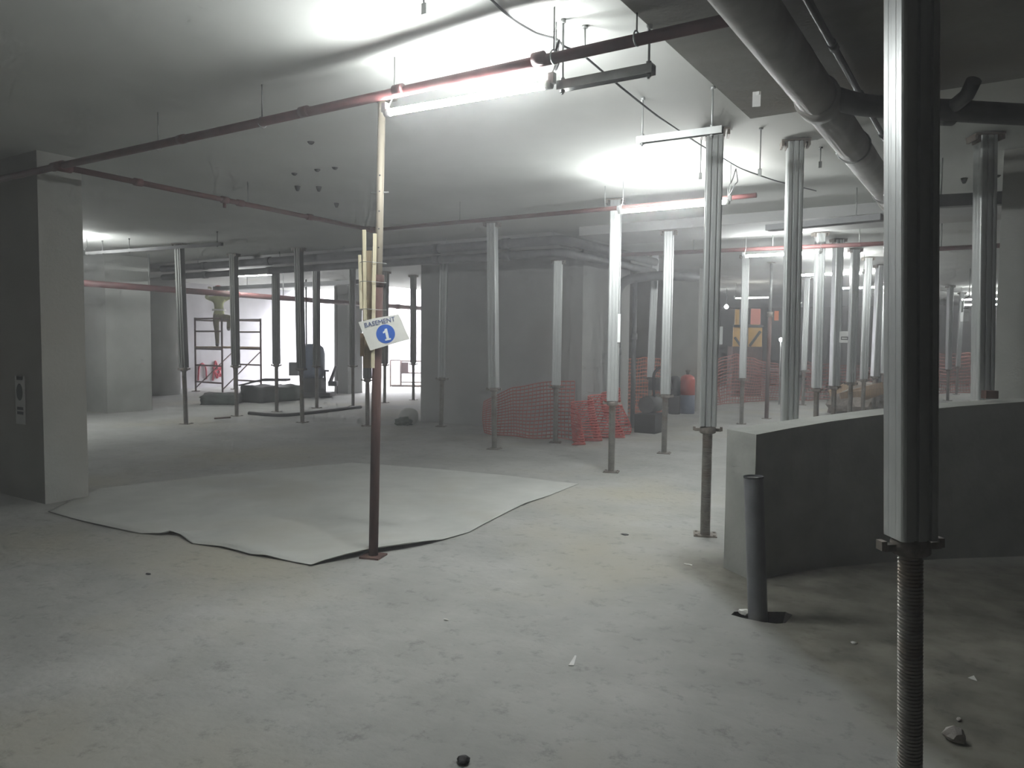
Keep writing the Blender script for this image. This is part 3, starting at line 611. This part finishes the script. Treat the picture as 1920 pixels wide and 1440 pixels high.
# ------------------------------------------------------------------ netting
def netting(path, hs, label, m, cell=.065, rope=.009, sag=.05):
    """path: floor points; hs: heights; a real net of crossing strands"""
    pts = [Vector(p) for p in path]; seg = [(b - a).length for a, b in zip(pts, pts[1:])]; tot = sum(seg)
    n = int(tot / cell); cols = []
    for i in range(n + 1):
        s = tot * i / n; k = 0
        while k < len(seg) - 1 and s > seg[k]: s -= seg[k]; k += 1
        u = min(1, s / seg[k]); p = pts[k].lerp(pts[k + 1], u); h = hs[k] + (hs[k + 1] - hs[k]) * u
        nrm = (pts[k + 1] - pts[k]).normalized().cross(Z); rows_ = max(4, int(max(hs) / cell)); col = []
        for j in range(rows_ + 1):
            z = h * j / rows_
            w = nrm * (sag * (math.sin(i * .55 + j * .2) + 1.5 * noise.noise(V(p.x * 1.3, p.y * 1.3, z * 1.5)))) * (1 - .3 * j / rows_)
            col.append(p + w + Z * max(.012, z + .05 * noise.noise(V(p.x * 2, p.y * 2, 5 + z))))
        cols.append(col)
    mb = MB()
    for i in range(n + 1): mb.tube(cols[i], rope * .5, 4, False)
    for j in range(len(cols[0])): mb.tube([c[j] for c in cols], rope, 4, False)
    return single('safety_netting', mb, m, label, 'netting', 'orange barrier nettings')
def fl(*q): return [PZ(x, y) for x, y in q]
netting(fl((905, 814), (960, 819), (1040, 825), (1074, 827)), (.50, .75, .85, .90), 'dull red barrier netting sagging along the front of the core', net_d, .06, .012)
netting(fl((1086, 836), (1112, 829), (1138, 821), (1160, 813)), (.55, .62, .66, .75), 'heaped red netting folded at the right corner of the core', net_r, .045, .012, .15)
netting(fl((1166, 782), (1205, 778), (1246, 772)), (1.1, 1.15, 1.05), 'orange barrier netting left of the gas cylinders', net_m, .07, .012)
netting(fl((1338, 760), (1350, 758), (1375, 757), (1430, 752), (1458, 750)), (1.0, 1.1, 1.2, 1.0, .95), 'orange barrier netting below the yellow machine', net_d, .08, .013)
netting(fl((1500, 752), (1560, 748), (1640, 742)), (1.0, .9, .8), 'faint red netting far behind the row of props', net_d, .10, .014)
netting(fl((1690, 738), (1745, 738), (1832, 736)), (1.25, 1.2, 1.2), 'dark red barrier netting at the far right', net_d, .10, .016)
# ------------------------------------------------------------------ gas cylinders, bins
def cyl(px_, py_, r, h, m1, m2, label, nozzle=True):
    p = PZ(px_, py_); p.z = 0; t = thing('gas_cylinder', label, 'gas cylinder', p)
    obj('body', MB().lathe([(r * .96, 0), (r, .02), (r, h * .48)], 20), m1, t)
    obj('upper_body', MB().lathe([(r, h * .48), (r, h * .86), (r * .85, h * .95), (r * .35, h)], 20), m2, t)
    if nozzle: obj('valve', MB().lathe([(.03, h - .005), (.03, h + .05), (.05, h + .06), (.05, h + .09), (.02, h + .10)], 12), plate_m, t)
redpaint = mottled('red_cylinder_paint', (.40, .06, .04), (.52, .09, .06), 4, .5, bump=.02)
cyl(1264, 776, .115, .78, black_m, black_m, 'black gas cylinder beside the red one, behind the beam prop', False)
cyl(1288, 775, .15, .80, tank_m, redpaint, 'red topped gas cylinder with a valve, right of the black one')
# pump-like machine at the core's right corner
p = PZ(1118, 800); t = thing('pump_machine', 'small dark machine behind the heaped red netting at the core corner', 'machine', V(-4.72, 11.5, 0))
obj('base', MB().box((0, 0, .15), (.35, .5, .3)), black_m, t); obj('motor', MB().tube([(0, -.2, .45), (0, .22, .45)], .14, 16), dark_pipe, t); obj('hose', MB().tube(fillet([(.05, .0, .55), (.05, -.05, 1.0), (.25, .05, 1.1), (.3, .1, .7)], .15), .025, 8), black_m, t); obj('gauge_box', MB().box((.05, .05, .78), (.18, .14, .2)), dark_pipe, t)
p = PZ(1172, 797); t = thing('concrete_block', 'small dark rubble block on the floor right of the heaped netting', 'block', V(p.x, p.y, 0)); obj('block', MB().blob((0, 0, .07), (.14, .10, .09), 2, .4, 3, True), plate_m, t)
# yellow machine far back
Dm = 20.6; p = PD(1403, 650, Dm); zb = p.z
t = thing('site_machine', 'yellow topped site machine far back behind the props', 'machine', V(p.x, p.y, 0), rz=psi)
k = Dm / F
obj('body', MB().box((0, .3, zb / 2), (56 * k, .5, zb)), rust, t)
for x0, x1 in ((1376, 1389), (1405, 1430)):
    xc = ((x0 + x1) / 2 - 1403) * k; obj('panel', MB().box((xc, .1, zb + .26), ((x1 - x0) * k, .06, .52)), yellow, t)
    obj('upper_post', MB().box((xc, .1, zb + .78), ((x1 - x0) * k * .55, .06, .46)), yellow, t)
obj('crossbar', MB().box((0, .05, zb + .56), (56 * k, .06, .06)), black_m, t)
obj('brace', MB().bar((.05, .04, zb + .02), (.33, .04, zb + .42), .06), black_m, t); obj('brace', MB().bar((-.36, .04, zb + .25), (-.20, .04, zb + .02), .05), black_m, t)
obj('flag_cloth', MB().box(((1416 - 1403) * k, .04, zb + .82), (18 * k, .02, .42)), mat('salmon_cloth', (.75, .27, .20), .7), t)
obj('hazard_strip', MB().box(((1455 - 1403) * k, .04, zb + .85), (8 * k, .02, .26)), mat('orange_cloth', (.8, .22, .05), .7), t)
# short lamp added over the machine only to light its top
p2_ = PD(1410, 560, Dm - 1.2); lamp(p2_ + V(-.45, 0, .02), p2_ + V(.45, 0, .02), 'short lamp added over the yellow machine to light its top', mat('added_tube_light', (1, 1, 1), .5, emit=(1, .97, .9), es=25), True)
# heap of boards behind the parapet
for i, (x0, y0, x1, y1, z0, z1, lab) in enumerate(((1555, 738, 1605, 716, .2, .75, 'long brown board leaning behind the curved wall'), (1575, 742, 1660, 733, .3, .35, 'brown board lying on the heap behind the curved wall'), (1590, 738, 1655, 722, .35, .5, 'upper board of the heap behind the curved wall'), (1620, 745, 1668, 728, .25, .5, 'short board at the right of the heap behind the curved wall'))):
    D = 14.4 + i * .12; a, b_ = PD(x0, y0, D), PD(x1, y1, D); single('timber_board', MB().bar(a, b_, .04, .12), wood_b, lab, 'board', 'boards heaped behind the curved wall')
c_ = PD(1612, 755, 15.6); single('rubble_heap', MB().blob((c_.x, c_.y, .2), (.62, .5, .42), 3, .5, 3, True), plate_m, 'dark rubble heap under the boards behind the curved wall', 'rubble')
# ------------------------------------------------------------------ left background: scaffold and worker
A, B_, D_, C_ = V(-18.28, 12.53, 0), V(-17.08, 12.49, 0), V(-17.04, 13.69, 0), V(-18.24, 13.73, 0)
t = thing('scaffold_tower', 'steel scaffold tower with a platform in front of the pale left wall', 'scaffold', (B_ + C_) / 2)
for p in (A, B_, C_, D_): obj('post', MB().tube([p + Z * .02, p + Z * 2.0], .025, 10), rust, t, True); obj('foot', MB().box(p + Z * .01, (.15, .15, .02)), rust, t, True)
zr = (.27, .72, 1.16, 1.63, 1.97)
for p, q in ((A, B_), (C_, D_)):
    for z in zr: obj('rung', MB().tube([p + Z * z, q + Z * z], .022, 8), red_p if (z < .9 and p is A) else rust, t, True)
for p, q in ((A, C_), (B_, D_)):
    obj('guard_rail', MB().tube([p + Z * 1.93, q + Z * 1.93], .02, 8), rust, t, True); obj('brace', MB().tube([p + Z * .1, q + Z * 1.1], .016, 8), rust, t, True)
obj('platform', MB().lohi((-18.26, 12.5, 1.185), (-17.06, 13.7, 1.225)), wood_b, t, True)
# worker
pw = V(-17.56, 12.75, 1.225); vd = V(pw.x, pw.y, 0).normalized()
Mw = Matrix((V(vd.y, -vd.x, 0) * 1, vd, Z)).transposed().to_4x4(); Mw.translation = pw
def skinmesh(name, verts, edges, rad, root=0, sub=2):
    me = bpy.data.meshes.new(name); me.from_pydata(verts, edges, []); o = bpy.data.objects.new(name, me); C.objects.link(o)
    o.modifiers.new('s', 'SKIN'); 
    for i, v in enumerate(me.skin_vertices[0].data): v.radius = (rad[i], rad[i]) if not isinstance(rad[i], tuple) else rad[i]; v.use_root = (i == root)
    ss = o.modifiers.new('d', 'SUBSURF'); ss.levels = sub; ss.render_levels = sub
    bpy.context.view_layer.update(); r = bpy.data.meshes.new_from_object(o.evaluated_get(bpy.context.evaluated_depsgraph_get())); bpy.data.objects.remove(o); r.name = name
    for f in r.polygons: f.use_smooth = True
    return r
vs = [(.02, 0, .80), (.01, .0, .98), (.0, .01, 1.18), (.0, .02, 1.30), (.0, .01, 1.37), (.0, -.01, 1.47), (.0, -.01, 1.56),
      (-.08, 0, .77), (-.05, -.03, .43), (-.04, .03, .07), (-.05, -.10, .035),
      (.11, 0, .77), (.27, -.16, .80), (.24, -.04, .50), (.24, -.13, .455),
      (-.17, .02, 1.27), (-.31, -.04, 1.30), (-.24, -.10, 1.44), (-.22, -.11, 1.50),
      (.17, .02, 1.27), (.29, -.06, 1.33), (.22, -.10, 1.45), (.20, -.11, 1.51)]
es = [(0, 1), (1, 2), (2, 3), (3, 4), (4, 5), (5, 6), (0, 7), (7, 8), (8, 9), (9, 10), (0, 11), (11, 12), (12, 13), (13, 14), (3, 15), (15, 16), (16, 17), (17, 18), (3, 19), (19, 20), (20, 21), (21, 22)]
rd = [(.16, .12), (.15, .115), (.18, .13), (.12, .09), (.055, .055), (.085, .095), (.07, .08), .095, .068, .05, .045, .095, .07, .052, .045, .07, .052, .038, .036, .07, .052, .038, .036]
def fingers(base, idx):
    out = []
    for k in range(4): out.append([V(*base) + V((k - 1.5) * .019, 0, .03), V(*base) + V((k - 1.5) * .022, -.01, .075 - .006 * abs(k - 1)), V(*base) + V((k - 1.5) * .022, -.04, .085 - .006 * abs(k - 1))])
    s = 1 if base[0] < 0 else -1
    out.append([V(*base) + V(s * .03, 0, .0), V(*base) + V(s * .05, -.02, .03), V(*base) + V(s * .05, -.035, .05)]); return out
me = skinmesh('body', vs, es, rd)
bm = bmesh.new(); bm.from_mesh(me)
mbf = MB(); mbf.bm.free(); mbf.bm = bm
for base in (vs[18], vs[22]):
    for f in fingers(base, 0): mbf.tube(f, [.009, .009, .007], 6)
bm.to_mesh(me); bm.free()
person = thing('person', 'person in a pale green jacket and olive trousers on the scaffold platform reaching up', 'person', pw); person.matrix_world = Mw
body = link('body', me, None, person)
for m in (hivis, trouser, skin_m, black_m): me.materials.append(m)
for f in me.polygons:
    c = f.center
    f.material_index = 3 if (c.z < .085 and c.x < .1) or (c.z < .49 and c.x > .12 and c.z > .38 and c.y < -.02) else 1 if c.z < .86 else 0 if (c.z < 1.345 or (abs(c.x) > .11 and c.z < 1.56)) else 2
obj('helmet', MB().lathe([(.135, 1.50), (.11, 1.505), (.105, 1.56), (.08, 1.61), (.03, 1.635)], 20, (0, -.01, 0)), mat('red_helmet', (.5, .08, .06), .4), person)
obj('reflective_band', MB().lathe([(.175, .955), (.178, .985), (.172, 1.0)], 24, (.01, 0, 0)), board_m, person)
# red spray mark on the wall
gp = [V(X0 + .034, y, z) for y, z in ((13.42, .22), (13.45, .62), (13.56, .74), (13.68, .6), (13.7, .25))]
single('painted_mark', MB().tube(fillet(gp, .1, 4), .024, 6).tube(fillet([V(X0 + .034, y, z) for y, z in ((13.9, .2), (14.0, .8), (14.2, .3), (13.95, .45), (14.2, .6), (14.05, .25), (13.92, .6))], .06, 4), .024, 6), plaster_red, 'red spray painted scribble low on the pale wall behind the scaffold', 'mark')
# wrapped bundles
def bundle(q, hgt, label, m=tarp):
    pts_ = [PZ(*k) for k in q]; c = sum(pts_, Vector()) / len(pts_); mb = MB()
    d = (pts_[1] - pts_[0]); ang = math.atan2(d.y, d.x)
    r = bmesh.ops.create_cube(mb.bm, size=1); bmesh.ops.subdivide_edges(mb.bm, edges=mb.bm.edges[:], cuts=5, use_grid_fill=True)
    for v in mb.bm.verts:
        v.co = v.co * (1 + .10 * noise.noise(v.co * 5 + c)) ; v.co.x *= d.length; v.co.y *= .7; v.co.z = (v.co.z + .5) * hgt * (1 + .25 * noise.noise(v.co * 2.5 + c))
        v.co.z = max(v.co.z, .004)
    for f in mb.bm.faces: f.smooth = True
    me = mb.mesh('wrapped_bundle'); o = link('wrapped_bundle', me, m); o.location = (c.x, c.y, 0); o.rotation_euler.z = ang
    return tag(o, label, 'bundle', 'wrapped bundles by the scaffold')
bundle(((384, 757), (447, 757)), .24, 'low dark wrapped bundle at the foot of the scaffold')
bundle(((468, 755), (545, 749)), .36, 'larger dark green wrapped bundle right of the low one', tarp)
a, b_ = PD(452, 722, 17.0), PD(541, 712, 17.0); mid = PD(492, 712, 17.0)
single('timber_board', MB().bar(a, mid, .3, .03).bar(mid, b_, .3, .05), black_m, 'dark bent board lying on top of the larger wrapped bundle', 'board')
# hopper machine
p = PZ(587, 744); p.z = 0; k = p.dot(hd) / F
t = thing('hopper_machine', 'blue-grey upright hopper machine standing before the bright light well', 'machine', p, rz=psi)
obj('drum', MB().lathe([(18 * k, .48), (22 * k, .60), (22 * k, 1.10), (19 * k, 1.25), (10 * k, 1.33)], 24), tank_m, t)
obj('base', MB().box((0, 0, .30), (40 * k, .5, .36)).bar((-36 * k, -.1, .06), (38 * k, -.1, .08), .5, .1), black_m, t)
obj('control_box', MB().box((-34 * k, 0, .70), (17 * k, .25, .33)), bundle_m, t)
obj('handle', MB().tube([(22 * k, 0, .4), (22 * k, 0, .65)], .03, 8).tube([(15 * k, 0, .66), (30 * k, 0, .66)], .025, 8), black_m, t)
obj('chute', MB().prism([(30 * k, -.1), (46 * k, -.1), (46 * k, .1), (30 * k, .1)], .28, .40).bar((32 * k, 0, .36), (44 * k, 0, .78), .16, .06), black_m, t)
for s in (-1, 1): obj('wheel', MB().tube([(s * 20 * k, -.28, .12), (s * 20 * k, -.2, .12)], .12, 16), black_m, t)
for x, z1, lab in ((575, 2.6, 'thin steel rod standing behind the hopper machine'), (632, 2.8, 'thin rod at the right side of the bright opening')):
    p = PZ(x, 738); single('steel_rod', MB().tube([(p.x, p.y, .0), (p.x, p.y, CZ)], .022 if x < 600 else .012, 8), dark_pipe, lab, 'rod')
# guard frames
p = PZ(765, 725); p.z = 0; k = p.dot(hd) / F
t = thing('guard_frame', 'square steel guard frames standing in the light well beside the core', 'guard frame', p, rz=psi)
for x0, x1, z0, z1, y in ((-32, -13, .03, .82, -.1), (-13, 26, .12, .80, 0)):
    for x in (x0, x1): obj('post', MB().tube([(x * k, y, z0 if x != x0 else 0), (x * k, y, z1)], .022, 8), rust, t)
    for z in (z0 + .02, z1, (z0 + z1) / 2 - .03) if x0 > -20 else (z0 + .02, z1): obj('rail', MB().tube([(x0 * k, y, z), (x1 * k, y, z)], .02, 8), rust, t)
obj('infill_panel', MB().box((-6 * k, .02, .58), (13 * k, .01, .36)), red_p, t); obj('skid', MB().bar((-30 * k, -.05, .03), (30 * k, -.05, .03), .12, .05), rust, t)
# floor hoses and kerb
P = [PZ(*q) + Z * .025 for q in ((467, 777), (495, 780), (530, 782), (580, 777), (630, 771), (676, 765))]; single('floor_hose', MB().tube(fillet(P, .4, 4), .035, 8), black_m, 'dark hose curving across the floor before the hopper machine', 'hose')
P = [PZ(*q) + Z * .012 for q in ((402, 786), (432, 784))]; single('steel_bar', MB().tube(P, .014, 6), rust, 'short dark bar on the floor under the second prop from the left', 'bar')
p = PZ(782, 792); single('cement_bag', MB().blob((p.x - .02, p.y - .2, .12), (.17, .15, .14), 3, .3, 2), sheet_m, 'pale grey bag slumped at the left corner of the core', 'bag')
p = PZ(757, 797); single('green_bag', MB().blob((p.x, p.y, .05), (.15, .12, .075), 3, .7, 5), mottled('dark_green_sack', (.03, .05, .03), (.06, .085, .05), 6, .8), 'dark green sack beside the pale bag at the core corner', 'bag')
p = PZ(160, 770); single('green_bag', MB().blob((p.x - .1, p.y - .1, .05), (.16, .12, .07), 2, .4, 3), wood_b, 'small brown sack at the foot of the second left column', 'bag')
# ------------------------------------------------------------------ light
sky = bpy.data.lights.new('daylight', 'AREA'); sky.shape = 'RECTANGLE'; sky.size = 4.2; sky.size_y = 7.0; sky.energy = 4300; sky.color = (.93, .93, 1.0)
so = bpy.data.objects.new('daylight', sky); C.objects.link(so); so.location = ((hx0 + hx1) / 2, (hy0 + hy1) / 2, 5.15)
w = bpy.data.worlds.new('world'); bpy.context.scene.world = w; w.use_nodes = True
w.node_tree.nodes['Background'].inputs[0].default_value = (.9, .93, 1, 1); w.node_tree.nodes['Background'].inputs[1].default_value = 1.0
vol = w.node_tree.nodes.new('ShaderNodeVolumeScatter'); vol.inputs['Density'].default_value = .023; vol.inputs['Anisotropy'].default_value = .35; vol.inputs['Color'].default_value = (.97, .97, 1, 1)
w.node_tree.links.new(vol.outputs[0], w.node_tree.nodes['World Output'].inputs['Volume'])
sc = bpy.context.scene
sc.view_settings.view_transform = 'Standard'; sc.view_settings.look = 'None'; sc.view_settings.gamma = 1; sc.view_settings.use_curve_mapping = False; sc.view_settings.exposure = 0.46
sc.cycles.use_denoising = True; sc.cycles.max_bounces = 7; sc.cycles.diffuse_bounces = 3; sc.cycles.glossy_bounces = 3; sc.cycles.use_adaptive_sampling = True; sc.cycles.adaptive_threshold = .1; sc.cycles.adaptive_min_samples = 12; sc.cycles.light_sampling_threshold = .03; sc.cycles.sample_clamp_indirect = 4; sc.cycles.caustics_reflective = False; sc.cycles.caustics_refractive = False
